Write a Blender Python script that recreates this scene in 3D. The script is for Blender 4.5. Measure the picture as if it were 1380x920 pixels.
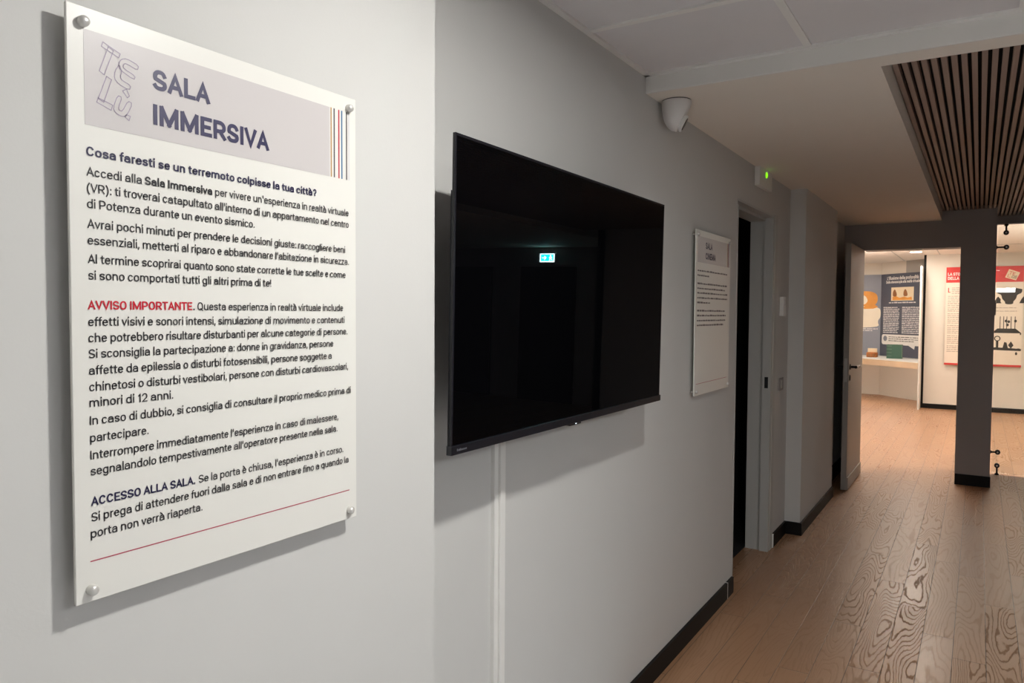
import bpy, bmesh, math, random
from mathutils import Vector, Matrix
random.seed(7)
for o in list(bpy.data.objects):
    bpy.data.objects.remove(o)
SC = bpy.context.scene
COL = SC.collection
PI = math.pi

# ------------------------------------------------------------------ camera, world, exposure
def camera():
    f, yaw, pitch, roll = 1005.099, 0.5594683, 0.0387215, 0.0054553
    cy, sy = math.cos(yaw), math.sin(yaw)
    fwd = Vector((-sy*math.cos(pitch), cy*math.cos(pitch), -math.sin(pitch)))
    right = Vector((cy, sy, 0)); up = right.cross(fwd)
    c, s = math.cos(roll), math.sin(roll)
    r2 = c*right + s*up; u2 = -s*right + c*up
    cam = bpy.data.cameras.new('camera'); o = bpy.data.objects.new('camera', cam); COL.objects.link(o)
    cam.sensor_fit = 'HORIZONTAL'; cam.sensor_width = 36.0; cam.lens = f*36.0/1380.0
    cam.clip_start = 0.02; cam.clip_end = 100
    m = Matrix((r2, u2, -fwd)).transposed().to_4x4(); m.translation = Vector((0, 0, 1.5))
    o.matrix_world = m
    SC.camera = o
camera()
W = bpy.data.worlds.new('world'); SC.world = W; W.use_nodes = True
W.node_tree.nodes['Background'].inputs[0].default_value = (0.5, 0.52, 0.55, 1)
W.node_tree.nodes['Background'].inputs[1].default_value = 0.02
VS = SC.view_settings
VS.view_transform = 'Standard'; VS.look = 'None'; VS.exposure = 0.0; VS.gamma = 1.0; VS.use_curve_mapping = False
NEAR_LAMP = 925.0        # emission of the corridor downlight diffusers
NEAR_COL = (1.0, 0.985, 0.945)
REAR_LAMP = 50.0
FAR_LAMP = 300.0
FAR_COL = (1.0, 0.90, 0.79)
HALL_FILL = 31.0        # unseen square ceiling panels added to fill the corridor
UP_FILL = 430.0         # unseen uplights added to brighten the far room ceiling

# ------------------------------------------------------------------ material helpers
def srgb(r, g, b):
    f = lambda c: (c/255/12.92) if c/255 <= 0.04045 else ((c/255+0.055)/1.055)**2.4
    return (f(r), f(g), f(b), 1)
MATS = {}
def mat(name, col, rough=0.5, metal=0.0, spec=0.5, bump=None, mottle=0.03, emit=0.0, coat=0.0):
    m = bpy.data.materials.new(name); m.use_nodes = True; nt = m.node_tree; N = nt.nodes; L = nt.links
    b = N['Principled BSDF']
    b.inputs['Roughness'].default_value = rough; b.inputs['Metallic'].default_value = metal
    b.inputs['Specular IOR Level'].default_value = spec
    b.inputs['Coat Weight'].default_value = coat
    geo = N.new('ShaderNodeNewGeometry')
    nz = N.new('ShaderNodeTexNoise'); nz.inputs['Scale'].default_value = 6.0; nz.inputs['Detail'].default_value = 4
    L.new(geo.outputs['Position'], nz.inputs['Vector'])
    mx = N.new('ShaderNodeMix'); mx.data_type = 'RGBA'
    mx.inputs[6].default_value = tuple(c*(1-mottle) for c in col[:3])+(1,)
    mx.inputs[7].default_value = tuple(min(1, c*(1+mottle)) for c in col[:3])+(1,)
    L.new(nz.outputs['Fac'], mx.inputs[0]); L.new(mx.outputs[2], b.inputs['Base Color'])
    if bump:
        n2 = N.new('ShaderNodeTexNoise'); n2.inputs['Scale'].default_value = bump[0]; n2.inputs['Detail'].default_value = 3
        L.new(geo.outputs['Position'], n2.inputs['Vector'])
        bp = N.new('ShaderNodeBump'); bp.inputs['Strength'].default_value = bump[1]; bp.inputs['Distance'].default_value = bump[2]
        L.new(n2.outputs['Fac'], bp.inputs['Height']); L.new(bp.outputs['Normal'], b.inputs['Normal'])
    if emit:
        b.inputs['Emission Color'].default_value = col; b.inputs['Emission Strength'].default_value = emit
    MATS[name] = m
    return m
def emitter(name, col, strength):
    m = bpy.data.materials.new(name); m.use_nodes = True; nt = m.node_tree
    nt.nodes.remove(nt.nodes['Principled BSDF'])
    e = nt.nodes.new('ShaderNodeEmission'); e.inputs[0].default_value = (*col[:3], 1); e.inputs[1].default_value = strength
    nt.links.new(e.outputs[0], nt.nodes['Material Output'].inputs[0])
    return m

M_wall = mat('wall_paint', (0.60, 0.595, 0.575, 1), 0.75, spec=0.3, bump=(260, 0.06, 0.002), mottle=0.015)
M_farwall = mat('cream_wall_paint', (0.76, 0.715, 0.645, 1), 0.75, spec=0.3, mottle=0.02)
M_head = mat('taupe_wall_paint', (0.355, 0.33, 0.32, 1), 0.75, spec=0.3, bump=(260, 0.06, 0.002), mottle=0.02)
M_ceil = mat('ceiling_plaster', (0.86, 0.80, 0.72, 1), 0.8, spec=0.2, mottle=0.015)
M_beam = mat('beam_paint', (0.84, 0.82, 0.78, 1), 0.7, spec=0.3, mottle=0.015)
M_tile = mat('ceiling_tile', (0.76, 0.735, 0.74, 1), 0.9, spec=0.1, bump=(420, 0.25, 0.003), mottle=0.03)
M_grid = mat('ceiling_grid', (0.84, 0.82, 0.79, 1), 0.6, mottle=0.01)
M_bounce = mat('pale_bounce_floor', (0.70, 0.70, 0.71, 1), 0.45, mottle=0.06)  # pale tone picked so the unseen floor bounces neutral light
M_ceilf = mat('far_ceiling_paint', (0.84, 0.79, 0.73, 1), 0.8, spec=0.2, mottle=0.015)
M_base = mat('black_baseboard', (0.006, 0.0055, 0.0055, 1), 0.55, spec=0.2, mottle=0.1)
M_white = mat('white_lacquer', (0.78, 0.77, 0.74, 1), 0.4, mottle=0.01)
M_frame = mat('door_frame_paint', (0.50, 0.50, 0.48, 1), 0.5, mottle=0.02)
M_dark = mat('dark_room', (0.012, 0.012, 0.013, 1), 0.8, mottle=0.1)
M_board = mat('opal_board', (0.75, 0.74, 0.695, 1), 0.28, spec=0.4, mottle=0.008)
M_band = mat('band_print', (0.565, 0.535, 0.53, 1), 0.3, spec=0.4, mottle=0.01)
M_navy = mat('navy_print', srgb(30, 27, 66), 0.4, mottle=0.02)
M_title = mat('title_print', srgb(48, 45, 80), 0.4, mottle=0.12)
M_ink = mat('ink_print', srgb(30, 29, 34), 0.4, mottle=0.02)
M_redp = mat('red_print', srgb(196, 22, 46), 0.4, mottle=0.02)
M_rule = mat('rule_print', srgb(178, 70, 88), 0.4, mottle=0.02)
M_lilac = mat('lilac_print', srgb(160, 148, 172), 0.4, mottle=0.02)
M_gold = mat('gold_print', srgb(190, 150, 96), 0.4)
M_grey = mat('grey_print', srgb(84, 78, 80), 0.4)
M_blue = mat('blue_print', srgb(46, 108, 150), 0.4)
M_lgrey = mat('light_grey_print', srgb(214, 212, 214), 0.4)
M_screw = mat('satin_steel', (0.66, 0.65, 0.62, 1), 0.35, metal=0.45, mottle=0.03)
M_tvb = mat('tv_plastic', (0.008, 0.008, 0.010, 1), 0.35, mottle=0.05)
M_tvs = mat('tv_screen', (0.0015, 0.0015, 0.002, 1), 0.012, spec=0.35, mottle=0.01)
M_tve = mat('tv_bezel', (0.012, 0.012, 0.016, 1), 0.25, mottle=0.05)
M_badge = mat('badge_print', (0.10, 0.10, 0.11, 1), 0.35)
M_cam = mat('camera_plastic', (0.72, 0.69, 0.67, 1), 0.4, mottle=0.01)
M_lens = mat('dark_lens', (0.01, 0.01, 0.012, 1), 0.08)
M_black = mat('black_metal', (0.012, 0.012, 0.012, 1), 0.3, metal=0.4)
M_chrome = mat('chrome', (0.8, 0.8, 0.8, 1), 0.12, metal=1.0)
M_leaf = mat('door_leaf_paint', (0.34, 0.32, 0.295, 1), 0.5, mottle=0.02)
M_slatback = mat('slat_felt', (0.006, 0.006, 0.008, 1), 0.95, mottle=0.2)
M_boothg = mat('booth_grey_board', (0.25, 0.27, 0.325, 1), 0.5, mottle=0.03)
M_boothd = mat('booth_dark_board', (0.085, 0.095, 0.13, 1), 0.5, mottle=0.05)
M_wprint = mat('white_print', (0.85, 0.83, 0.80, 1), 0.5)
M_orange = mat('orange_print', (0.80, 0.33, 0.06, 1), 0.5, mottle=0.3)
M_brown = mat('brown_print', (0.30, 0.12, 0.04, 1), 0.5, mottle=0.3)
M_sepia = mat('sepia_print', (0.83, 0.70, 0.50, 1), 0.5, mottle=0.1)
M_cream = mat('cream_print', (0.86, 0.78, 0.64, 1), 0.5, mottle=0.06)
M_green = mat('green_cloth', (0.05, 0.125, 0.09, 1), 0.6, mottle=0.06)
M_bulk = mat('grey_bulkhead_paint', (0.40, 0.385, 0.365, 1), 0.6)
M_bandg = mat('green_band', (0.16, 0.24, 0.19, 1), 0.6)
M_amber = mat('amber_wood', (0.42, 0.14, 0.03, 1), 0.35, mottle=0.25)
M_pale = mat('pale_wood', (0.85, 0.70, 0.52, 1), 0.4, mottle=0.1)
M_poster = mat('poster_paper', (0.84, 0.76, 0.66, 1), 0.5, mottle=0.015)
M_posterred = mat('poster_red', (0.62, 0.045, 0.045, 1), 0.5, mottle=0.05)
M_bodyprint = mat('pale_body_print', (0.50, 0.44, 0.38, 1), 0.5)
M_sil = mat('engraving_print', (0.035, 0.032, 0.03, 1), 0.6, mottle=0.4)
M_exitg = emitter('exit_green', (0.0, 0.55, 0.60), 24.0)
M_exitw = emitter('exit_white', (0.72, 0.95, 1.0), 34.0)
M_ledg = emitter('green_led', (0.22, 0.9, 0.01), 1.6)
M_ledw = emitter('white_led', (0.8, 0.92, 1.0), 2.5)
M_lampA = emitter('downlight_diffuser', NEAR_COL, NEAR_LAMP)
M_lampB = emitter('rear_downlight_diffuser', NEAR_COL, REAR_LAMP)
M_lampF = emitter('far_downlight_diffuser', FAR_COL, FAR_LAMP)
M_fillpanel = emitter('added_fill_panel', (0.97, 0.985, 1.0), HALL_FILL)
M_upfill = emitter('added_uplight_fill', FAR_COL, UP_FILL)
M_fillstrip = emitter('counter_fill_strip', FAR_COL, 22.0)
M_emerg = emitter('emergency_diffuser', (1.0, 0.97, 0.92), 34.0)

class NT:
    def __init__(s, m): s.nt = m.node_tree; s.N = s.nt.nodes; s.L = s.nt.links
    def put(s, sock, v):
        if isinstance(v, bpy.types.NodeSocket): s.L.new(v, sock)
        else: sock.default_value = v
    def m(s, op, a, b=0.0, c=0.0):
        n = s.N.new('ShaderNodeMath'); n.operation = op
        for i, v in enumerate((a, b, c)): s.put(n.inputs[i], v)
        return n.outputs[0]
    def xyz(s, x, y, z=0.0):
        n = s.N.new('ShaderNodeCombineXYZ')
        for i, v in enumerate((x, y, z)): s.put(n.inputs[i], v)
        return n.outputs[0]
    def noise(s, vec, scale=1.0, detail=2.0, rough=0.5, dist=0.0):
        n = s.N.new('ShaderNodeTexNoise'); n.inputs['Scale'].default_value = scale; n.inputs['Detail'].default_value = detail
        n.inputs['Roughness'].default_value = rough; n.inputs['Distortion'].default_value = dist
        s.L.new(vec, n.inputs['Vector']); return n.outputs['Fac']
    def white(s, vec):
        n = s.N.new('ShaderNodeTexWhiteNoise'); n.noise_dimensions = '3D'; s.L.new(vec, n.inputs['Vector']); return n.outputs['Value']
    def mix(s, f, a, b):
        n = s.N.new('ShaderNodeMix'); n.data_type = 'RGBA'; s.put(n.inputs[0], f); s.put(n.inputs[6], a); s.put(n.inputs[7], b); return n.outputs[2]
    def step(s, v, lo, hi):
        n = s.N.new('ShaderNodeMapRange'); n.interpolation_type = 'SMOOTHSTEP'; s.put(n.inputs[0], v)
        n.inputs[1].default_value = lo; n.inputs[2].default_value = hi; return n.outputs[0]

def floor_material():
    m = bpy.data.materials.new('oak_plank_floor'); m.use_nodes = True; t = NT(m); b = t.N['Principled BSDF']
    geo = t.N.new('ShaderNodeNewGeometry'); sp = t.N.new('ShaderNodeSeparateXYZ'); t.L.new(geo.outputs['Position'], sp.inputs[0])
    x, y = sp.outputs[0], sp.outputs[1]
    PW, PL = 0.1255, 1.23
    u = t.m('DIVIDE', t.m('ADD', x, 0.064), PW); row = t.m('FLOOR', u); fu = t.m('SUBTRACT', u, row)
    rp = t.N.new('ShaderNodeValToRGB'); cr = rp.color_ramp; cr.interpolation = 'CONSTANT'
    offs = {-6: .58, -5: .79, -4: .20, -3: .96, -2: .61, -1: .28, 0: .06, 1: .85, 2: .22}
    while len(cr.elements) < 17: cr.elements.new(0.5)
    for i in range(17):
        cr.elements[i].position = i/17
    for i in range(17):
        o = offs.get(i-8, (i*0.37) % 1.23)/1.23; cr.elements[i].color = (o, o, o, 1)
    t.L.new(t.m('DIVIDE', t.m('ADD', row, 8.5), 17.0), rp.inputs[0])
    far = t.m('MULTIPLY', t.white(t.xyz(row, 3.3, 1.0)), t.m('GREATER_THAN', t.m('ABSOLUTE', row), 8.0))
    off = t.m('ADD', t.m('MULTIPLY', rp.outputs[0], PL), t.m('MULTIPLY', far, PL))
    v = t.m('DIVIDE', t.m('SUBTRACT', y, off), PL); colm = t.m('FLOOR', v); fv = t.m('SUBTRACT', v, colm)
    rnd = t.white(t.xyz(row, colm, 0.5)); rnd2 = t.white(t.xyz(colm, row, 7.5))
    su = t.m('MINIMUM', fu, t.m('SUBTRACT', 1.0, fu)); sv = t.m('MINIMUM', fv, t.m('SUBTRACT', 1.0, fv))
    seam = t.m('MAXIMUM', t.m('SUBTRACT', 1.0, t.step(su, 0.006, 0.019)), t.m('SUBTRACT', 1.0, t.step(sv, 0.0006, 0.0019)))
    # cathedral grain: contour lines of a stretched field, a different cut on each plank
    gx = t.m('ADD', t.m('MULTIPLY', x, 7.5), t.m('MULTIPLY', rnd, 57.0))
    gy = t.m('ADD', t.m('MULTIPLY', y, 1.05), t.m('MULTIPLY', rnd2, 31.0))
    fld = t.noise(t.xyz(gx, gy, t.m('MULTIPLY', rnd, 9.0)), 1.0, 1.6, 0.30, 0.12)
    fld = t.m('ADD', fld, t.m('MULTIPLY', t.noise(t.xyz(t.m('MULTIPLY', x, 75.0), t.m('MULTIPLY', y, 14.0), rnd), 1.0, 2.0), 0.022))
    ln = t.m('SINE', t.m('MULTIPLY', fld, t.m('ADD', 115.0, t.m('MULTIPLY', rnd2, 70.0))))
    lines = t.step(ln, 0.45, 0.98)
    fib = t.noise(t.xyz(t.m('MULTIPLY', x, 420.0), t.m('MULTIPLY', y, 9.0), rnd), 1.0, 2.0)
    blot = t.noise(t.xyz(t.m('MULTIPLY', x, 5.0), t.m('MULTIPLY', y, 1.2), rnd), 1.0, 2.0)
    plk = t.step(rnd2, 0.15, 0.9)                                   # some boards barely show figure
    lam = t.m('MULTIPLY', lines, t.m('ADD', 0.22, t.m('MULTIPLY', plk, 0.62)))
    base = t.mix(rnd, (0.345, 0.185, 0.096, 1), (0.45, 0.26, 0.145, 1))
    base = t.mix(t.m('MULTIPLY', blot, 0.5), base, (0.41, 0.212, 0.110, 1))
    base = t.mix(t.m('MULTIPLY', t.step(fib, 0.5, 0.8), 0.22), base, (0.17, 0.09, 0.05, 1))
    base = t.mix(t.m('MULTIPLY', lam, 0.42), base, (0.15, 0.08, 0.046, 1))
    base = t.mix(t.m('MULTIPLY', seam, 0.75), base, (0.05, 0.03, 0.02, 1))
    t.L.new(base, b.inputs['Base Color'])
    t.put(b.inputs['Roughness'], t.m('ADD', t.m('ADD', t.m('ADD', 0.275, t.m('MULTIPLY', rnd, 0.06)), t.m('MULTIPLY', lam, 0.38)), t.m('MULTIPLY', fib, 0.08)))
    b.inputs['Specular IOR Level'].default_value = 0.66
    h = t.m('SUBTRACT', t.m('MULTIPLY', fib, 0.12), t.m('ADD', t.m('MULTIPLY', lam, 1.0), t.m('MULTIPLY', seam, 0.8)))
    bp = t.N.new('ShaderNodeBump'); bp.inputs['Strength'].default_value = 0.35; bp.inputs['Distance'].default_value = 0.0012
    t.L.new(h, bp.inputs['Height']); t.L.new(bp.outputs['Normal'], b.inputs['Normal'])
    return m
M_floor = floor_material()

def slat_material():
    m = bpy.data.materials.new('slat_walnut'); m.use_nodes = True; t = NT(m); b = t.N['Principled BSDF']
    geo = t.N.new('ShaderNodeNewGeometry'); sp = t.N.new('ShaderNodeSeparateXYZ'); t.L.new(geo.outputs['Position'], sp.inputs[0])
    f = t.noise(t.xyz(t.m('MULTIPLY', sp.outputs[0], 160.0), t.m('MULTIPLY', sp.outputs[1], 3.0), sp.outputs[2]), 1.0, 3.0)
    t.L.new(t.mix(f, (0.27, 0.20, 0.17, 1), (0.39, 0.305, 0.265, 1)), b.inputs['Base Color'])
    b.inputs['Roughness'].default_value = 0.55
    return m
M_slat = slat_material()

def glass_material():
    m = bpy.data.materials.new('partition_glass'); m.use_nodes = True; t = NT(m); t.N.remove(t.N['Principled BSDF'])
    tr = t.N.new('ShaderNodeBsdfTransparent'); tr.inputs[0].default_value = (0.94, 0.96, 0.95, 1)
    gl = t.N.new('ShaderNodeBsdfGlossy'); gl.inputs['Roughness'].default_value = 0.0
    fr = t.N.new('ShaderNodeFresnel'); fr.inputs['IOR'].default_value = 1.5
    mx = t.N.new('ShaderNodeMixShader'); t.L.new(fr.outputs[0], mx.inputs[0]); t.L.new(tr.outputs[0], mx.inputs[1]); t.L.new(gl.outputs[0], mx.inputs[2])
    t.L.new(mx.outputs[0], t.N['Material Output'].inputs[0])
    return m
M_glass = glass_material()

# ------------------------------------------------------------------ mesh helpers
def box(bm, x0, x1, y0, y1, z0, z1):
    v = [bm.verts.new((x, y, z)) for x in (x0, x1) for y in (y0, y1) for z in (z0, z1)]
    for f in ((0, 1, 3, 2), (4, 6, 7, 5), (0, 4, 5, 1), (2, 3, 7, 6), (0, 2, 6, 4), (1, 5, 7, 3)):
        bm.faces.new([v[i] for i in f])
def boxes(*bs):
    bm = bmesh.new()
    for b in bs: box(bm, *b)
    return bm
def bevel(bm, w, seg=2):
    bmesh.ops.bevel(bm, geom=list(bm.edges), offset=w, segments=seg, affect='EDGES', profile=0.6)
    return bm
def lathe(bm, prof, n=32, M=Matrix()):
    rings = []
    for r, z in prof:
        rings.append([bm.verts.new(M @ Vector((r*math.cos(2*PI*i/n), r*math.sin(2*PI*i/n), z))) for i in range(n)])
    for a, b in zip(rings, rings[1:]):
        for i in range(n): bm.faces.new((a[i], a[(i+1) % n], b[(i+1) % n], b[i]))
    bm.faces.new(rings[0][::-1]); bm.faces.new(rings[-1])
    return bm
def axis_m(loc, d):
    d = Vector(d).normalized()
    return Matrix.Translation(Vector(loc)) @ d.to_track_quat('Z', 'Y').to_matrix().to_4x4()
def tube(bm, pts, r, n=12):
    for a, b in zip(pts, pts[1:]):
        a, b = Vector(a), Vector(b); lathe(bm, [(r, 0), (r, (b-a).length)], n, axis_m(a, b-a))
    return bm
def prism(bm, poly, z0, z1):
    a = [bm.verts.new((x, y, z0)) for x, y in poly]; b = [bm.verts.new((x, y, z1)) for x, y in poly]
    bm.faces.new(a[::-1]); bm.faces.new(b)
    for i in range(len(poly)):
        j = (i+1) % len(poly); bm.faces.new((a[i], a[j], b[j], b[i]))
    return bm
def obj(name, bm, m, parent=None, smooth=False):
    bmesh.ops.recalc_face_normals(bm, faces=bm.faces)
    me = bpy.data.meshes.new(name); bm.to_mesh(me); bm.free(); me.materials.append(m)
    if smooth:
        for p in me.polygons: p.use_smooth = True
        try: me.set_sharp_from_angle(angle=math.radians(40))
        except Exception: pass
    o = bpy.data.objects.new(name, me); COL.objects.link(o)
    if parent:
        o.parent = parent; o.matrix_parent_inverse = Matrix.Translation(-WLOC[parent.name])
        WLOC[o.name] = WLOC[parent.name]*0 
    else: WLOC[o.name] = Vector((0, 0, 0))
    return o
WLOC = {}
def thing(name, label, cat, loc, group=None):
    o = bpy.data.objects.new(name, None); COL.objects.link(o); o.location = loc; o.empty_display_size = 0.1
    o['label'] = label; o['category'] = cat
    if group: o['group'] = group
    WLOC[o.name] = Vector(loc)
    return o
def tag(o, label, cat, group=None):
    o['label'] = label; o['category'] = cat
    if group: o['group'] = group
    return o
def struct(name, bm, m, label=None):
    o = obj(name, bm, m); o['kind'] = 'structure'
    if label: o['label'] = label
    return o
class Plane:
    """a flat face in the place: origin, u (rightwards), v (up), n (towards the viewer), metres"""
    def __init__(s, o, u, n): s.o = Vector(o); s.u = Vector(u).normalized(); s.v = Vector((0, 0, 1)); s.n = Vector(n).normalized()
    def p(s, u, v, d=0.0): return s.o + s.u*u + s.v*v + s.n*d
# a plain condensed sans drawn stroke by stroke: width and centre lines; x runs 0..1 over the width, y in cap heights
def arc(cx, cy, rx, ry, a0, a1, n=12, e=2.35):
    o = []
    for i in range(n+1):
        a = math.radians(a0+(a1-a0)*i/n); c, q = math.cos(a), math.sin(a)
        o.append((cx+rx*math.copysign(abs(c)**(2/e), c), cy+ry*math.copysign(abs(q)**(2/e), q)))
    return o
XH, BOWL = 0.74, [(1, .37)]
RING = arc(.5, .37, .5, .37, 0, 360, 24)
CAPO = arc(.5, .5, .5, .5, 0, 360, 28)
def ess(h): return [(x, y*h) for x, y in arc(.5, .745, .47, .255, 22, 205)+arc(.5, .26, .5, .26, 30, -158)]
GRAVE = [(.12, 1.06), (.55, .88)]
LA = [[(1, 0), (1, .46)]+arc(.5, .46, .47, .28, 5, 160), [(.9, .415), (.5, .415)]+arc(.42, .2075, .42, .2075, 90, 270, 10)+[(.62, 0.01), (.95, .15)]]
LE = [[(0, .40), (1, .40)]+arc(.5, .37, .5, .37, 5, 318, 22)]
LU = [[(0, .74), (0, .28)]+arc(.5, .28, .5, .28, 180, 300, 8)+[(1, .2)], [(1, 0), (1, .74)]]
GL = {
 'A': (.66, [[(0, 0), (.5, 1), (1, 0)], [(.2, .33), (.8, .33)]]), 'C': (.62, [arc(.5, .5, .5, .5, 38, 322, 22)]),
 'D': (.60, [[(0, 0), (0, 1)], [(.1, 1), (.4, 1)]+arc(.4, .5, .6, .5, 90, -90, 16)+[(.1, 0)]]), 'E': (.52, [[(1, 1), (0, 1), (0, 0), (1, 0)], [(0, .53), (.86, .53)]]),
 'I': (0, [[(0, 0), (0, 1)]]), 'L': (.50, [[(0, 1), (0, 0), (1, 0)]]), 'M': (.82, [[(0, 0), (0, 1)], [(.02, 1), (.5, .04)], [(.5, .04), (.98, 1)], [(1, 1), (1, 0)]]),
 'N': (.64, [[(0, 0), (0, 1)], [(.03, 1), (.97, 0)], [(1, 0), (1, 1)]]), 'O': (.64, [CAPO]), 'P': (.59, [[(0, 0), (0, 1)], [(.1, 1), (.45, 1)]+arc(.45, .72, .55, .28, 90, -90)+[(.1, .44)]]),
 'Q': (.66, [CAPO, [(.6, .17), (1, -.10)]]), 'R': (.60, [[(0, 0), (0, 1)], [(.1, 1), (.45, 1)]+arc(.45, .73, .53, .27, 90, -90)+[(.1, .46)], [(.55, .44), (1, 0)]]),
 'S': (.58, [ess(1.0)]), 'T': (.60, [[(0, 1), (1, 1)], [(.5, 1), (.5, 0)]]), 'V': (.64, [[(0, 1), (.5, 0), (1, 1)]]),
 'a': (.52, LA), '\u00e0': (.52, LA+[GRAVE]), 'b': (.52, [[(0, 0), (0, 1.05)], RING]), 'c': (.49, [arc(.5, .37, .5, .37, 40, 320, 20)]), 'd': (.52, [[(1, 0), (1, 1.05)], RING]),
 'e': (.50, LE), '\u00e8': (.50, LE+[GRAVE]), 'f': (.34, [[(.4, 0), (.4, .84)]+arc(.92, .84, .52, .21, 180, 92, 6), [(0, .74), (.95, .74)]]),
 'g': (.52, [RING, [(1, .74), (1, -.02)]+arc(.5, -.02, .5, .26, 0, -145, 10)]), 'h': (.50, [[(0, 0), (0, 1.05)], [(0, .42)]+arc(.5, .42, .5, .32, 175, 0, 10)+[(1, 0)]]),
 'i': (0, [[(0, 0), (0, .74)], [(0, .98), (0, 1.06)]]), 'l': (0, [[(0, 0), (0, 1.05)]]),
 'm': (.86, [[(0, 0), (0, .74)], [(0, .42)]+arc(.25, .42, .25, .32, 175, 0, 8)+[(.5, 0)], [(.5, .42)]+arc(.75, .42, .25, .32, 175, 0, 8)+[(1, 0)]]),
 'n': (.50, [[(0, 0), (0, .74)], [(0, .42)]+arc(.5, .42, .5, .32, 175, 0, 10)+[(1, 0)]]), 'o': (.52, [RING]), 'p': (.52, [[(0, -.27), (0, .74)], RING]), 'q': (.52, [[(1, -.27), (1, .74)], RING]),
 'r': (.30, [[(0, 0), (0, .74)], [(0, .40)]+arc(.9, .40, .9, .34, 175, 92, 8)]), 's': (.47, [ess(.74)]), 't': (.33, [[(.42, .93), (.42, .2)]+arc(.94, .2, .52, .2, 180, 268, 6), [(0, .74), (1, .74)]]),
 'u': (.50, LU), '\u00f9': (.50, LU+[GRAVE]), 'v': (.50, [[(0, .74), (.5, 0), (1, .74)]]), 'z': (.47, [[(0, .74), (1, .74), (0, 0), (1, 0)]]),
 '.': (0, [[(0, 0), (0, .07)]]), ',': (0, [[(0, .08), (0, -.02)], [(0, .02), (-.04, -.17)]]), ':': (0, [[(0, 0), (0, .07)], [(0, .62), (0, .69)]]), "'": (0, [[(0, 1.04), (0, .74)]]),
 '!': (0, [[(0, .40), (0, 1)], [(0, 0), (0, .07)]]), '?': (.46, [arc(.5, .72, .5, .28, 165, -40, 12)+[(.52, .40), (.5, .28)], [(.5, 0), (.5, .07)]]),
 '(': (.26, [[(1, 1.06), (.45, .86), (.12, .62), (0, .40), (.12, .18), (.45, -.06), (1, -.26)]]), ')': (.26, [[(0, 1.06), (.55, .86), (.88, .62), (1, .40), (.88, .18), (.55, -.06), (0, -.26)]]),
 '1': (.24, [[(0, .80), (1, 1), (1, 0)]]), '2': (.52, [arc(.5, .70, .5, .30, 165, -35, 12)+[(0, 0), (1, 0)]]),
}
TIGHT_L = {'A': .1, 'V': .1, 'T': .3, 'v': .2, 'f': .2, 't': .3, 'o': .75, 'c': .75, 'e': .75, 'a': .7, 's': .6, 'S': .6, 'd': .75, 'g': .75, 'z': .6, '\u00e8': .75, '\u00e0': .7, 'C': .8, 'O': .8, 'Q': .8}
TIGHT_R = {'A': .1, 'V': .1, 'T': .2, 'L': .2, 'v': .2, 'f': -.2, 't': .4, 'r': .0, 'o': .75, 'c': .6, 'e': .7, 's': .6, 'S': .6, 'b': .75, 'p': .75, 'z': .6, 'E': .6, 'R': .6, 'P': .6, 'C': .7, 'O': .8, 'D': .8, '\u00e8': .7}
def text_bm(bm, P, s, u, v, size=None, width=None, cap=None, bold=0.0, d=0.0007):
    t = 0.130+bold*3.4; side = 0.074-bold*0.9
    segs = []; x = 0.0
    ym = lambda y: y+t/2-(t*min(max(y, 0), XH)/XH if y < XH+1e-4 else t) if y >= 0 else y+t/2*(1 if y > -.2 else 1)
    for ch in s:
        if ch == ' ': x += 0.285; continue
        w, paths = GL[ch]; w = w*1.10+t*0.30 if w else t
        if x == 0.0 and not segs: x = -side*(TIGHT_L.get(ch, 1.0))
        x += side*(TIGHT_L.get(ch, 1.0))
        for pth in paths:
            q = [Vector((x+t/2+px*(w-t) if w > t else x+t/2+px, ym(py))) for px, py in pth]
            segs.append([p for i, p in enumerate(q) if i == 0 or (p-q[i-1]).length > 1e-5])
        x += w+side*TIGHT_R.get(ch, 1.0)
    x -= side*TIGHT_R.get(ch, 1.0)
    sy = cap; sx = width/x if width else sy
    for q in segs:
        n = len(q); closed = (q[0]-q[-1]).length < 1e-4
        if closed: q = q[:-1]; n -= 1
        if not closed:
            q[0] = q[0]-(q[1]-q[0]).normalized()*t*0.5; q[-1] = q[-1]+(q[-1]-q[-2]).normalized()*t*0.5
        d += 8e-6
        L = []; R = []
        for i in range(n):
            a = q[i-1] if (i > 0 or closed) else None; b = q[(i+1) % n] if (i < n-1 or closed) else None
            d0 = (q[i]-a).normalized() if a is not None else None; d1 = (b-q[i]).normalized() if b is not None else None
            if d0 is None: d0 = d1
            if d1 is None: d1 = d0
            m = Vector((-d0.y-d1.y, d0.x+d1.x))
            m = m.normalized() if m.length > 1e-6 else Vector((-d0.y, d0.x))
            k = min(1/max(0.35, abs(m.dot(Vector((-d0.y, d0.x))))), 2.2)*t/2
            L.append(q[i]+m*k); R.append(q[i]-m*k)
        vl = [bm.verts.new(P.p(u+p.x*sx, v+p.y*sy, d)) for p in L]; vr = [bm.verts.new(P.p(u+p.x*sx, v+p.y*sy, d)) for p in R]
        for i in range(n if closed else n-1):
            j = (i+1) % n
            try: bm.faces.new((vl[i], vl[j], vr[j], vr[i]))
            except ValueError: pass
def rect(bm, P, u0, u1, v0, v1, d=0.0005, t=0.0003):
    a = [bm.verts.new(P.p(u, v, d)) for u, v in ((u0, v0), (u1, v0), (u1, v1), (u0, v1))]
    b = [bm.verts.new(P.p(u, v, d-t)) for u, v in ((u0, v0), (u1, v0), (u1, v1), (u0, v1))]
    bm.faces.new(a); bm.faces.new(b[::-1])
    for i in range(4):
        j = (i+1) % 4; bm.faces.new((a[i], a[j], b[j], b[i]))
def poly(bm, P, pts, d=0.0006):
    bm.faces.new([bm.verts.new(P.p(u, v, d)) for u, v in pts])
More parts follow.
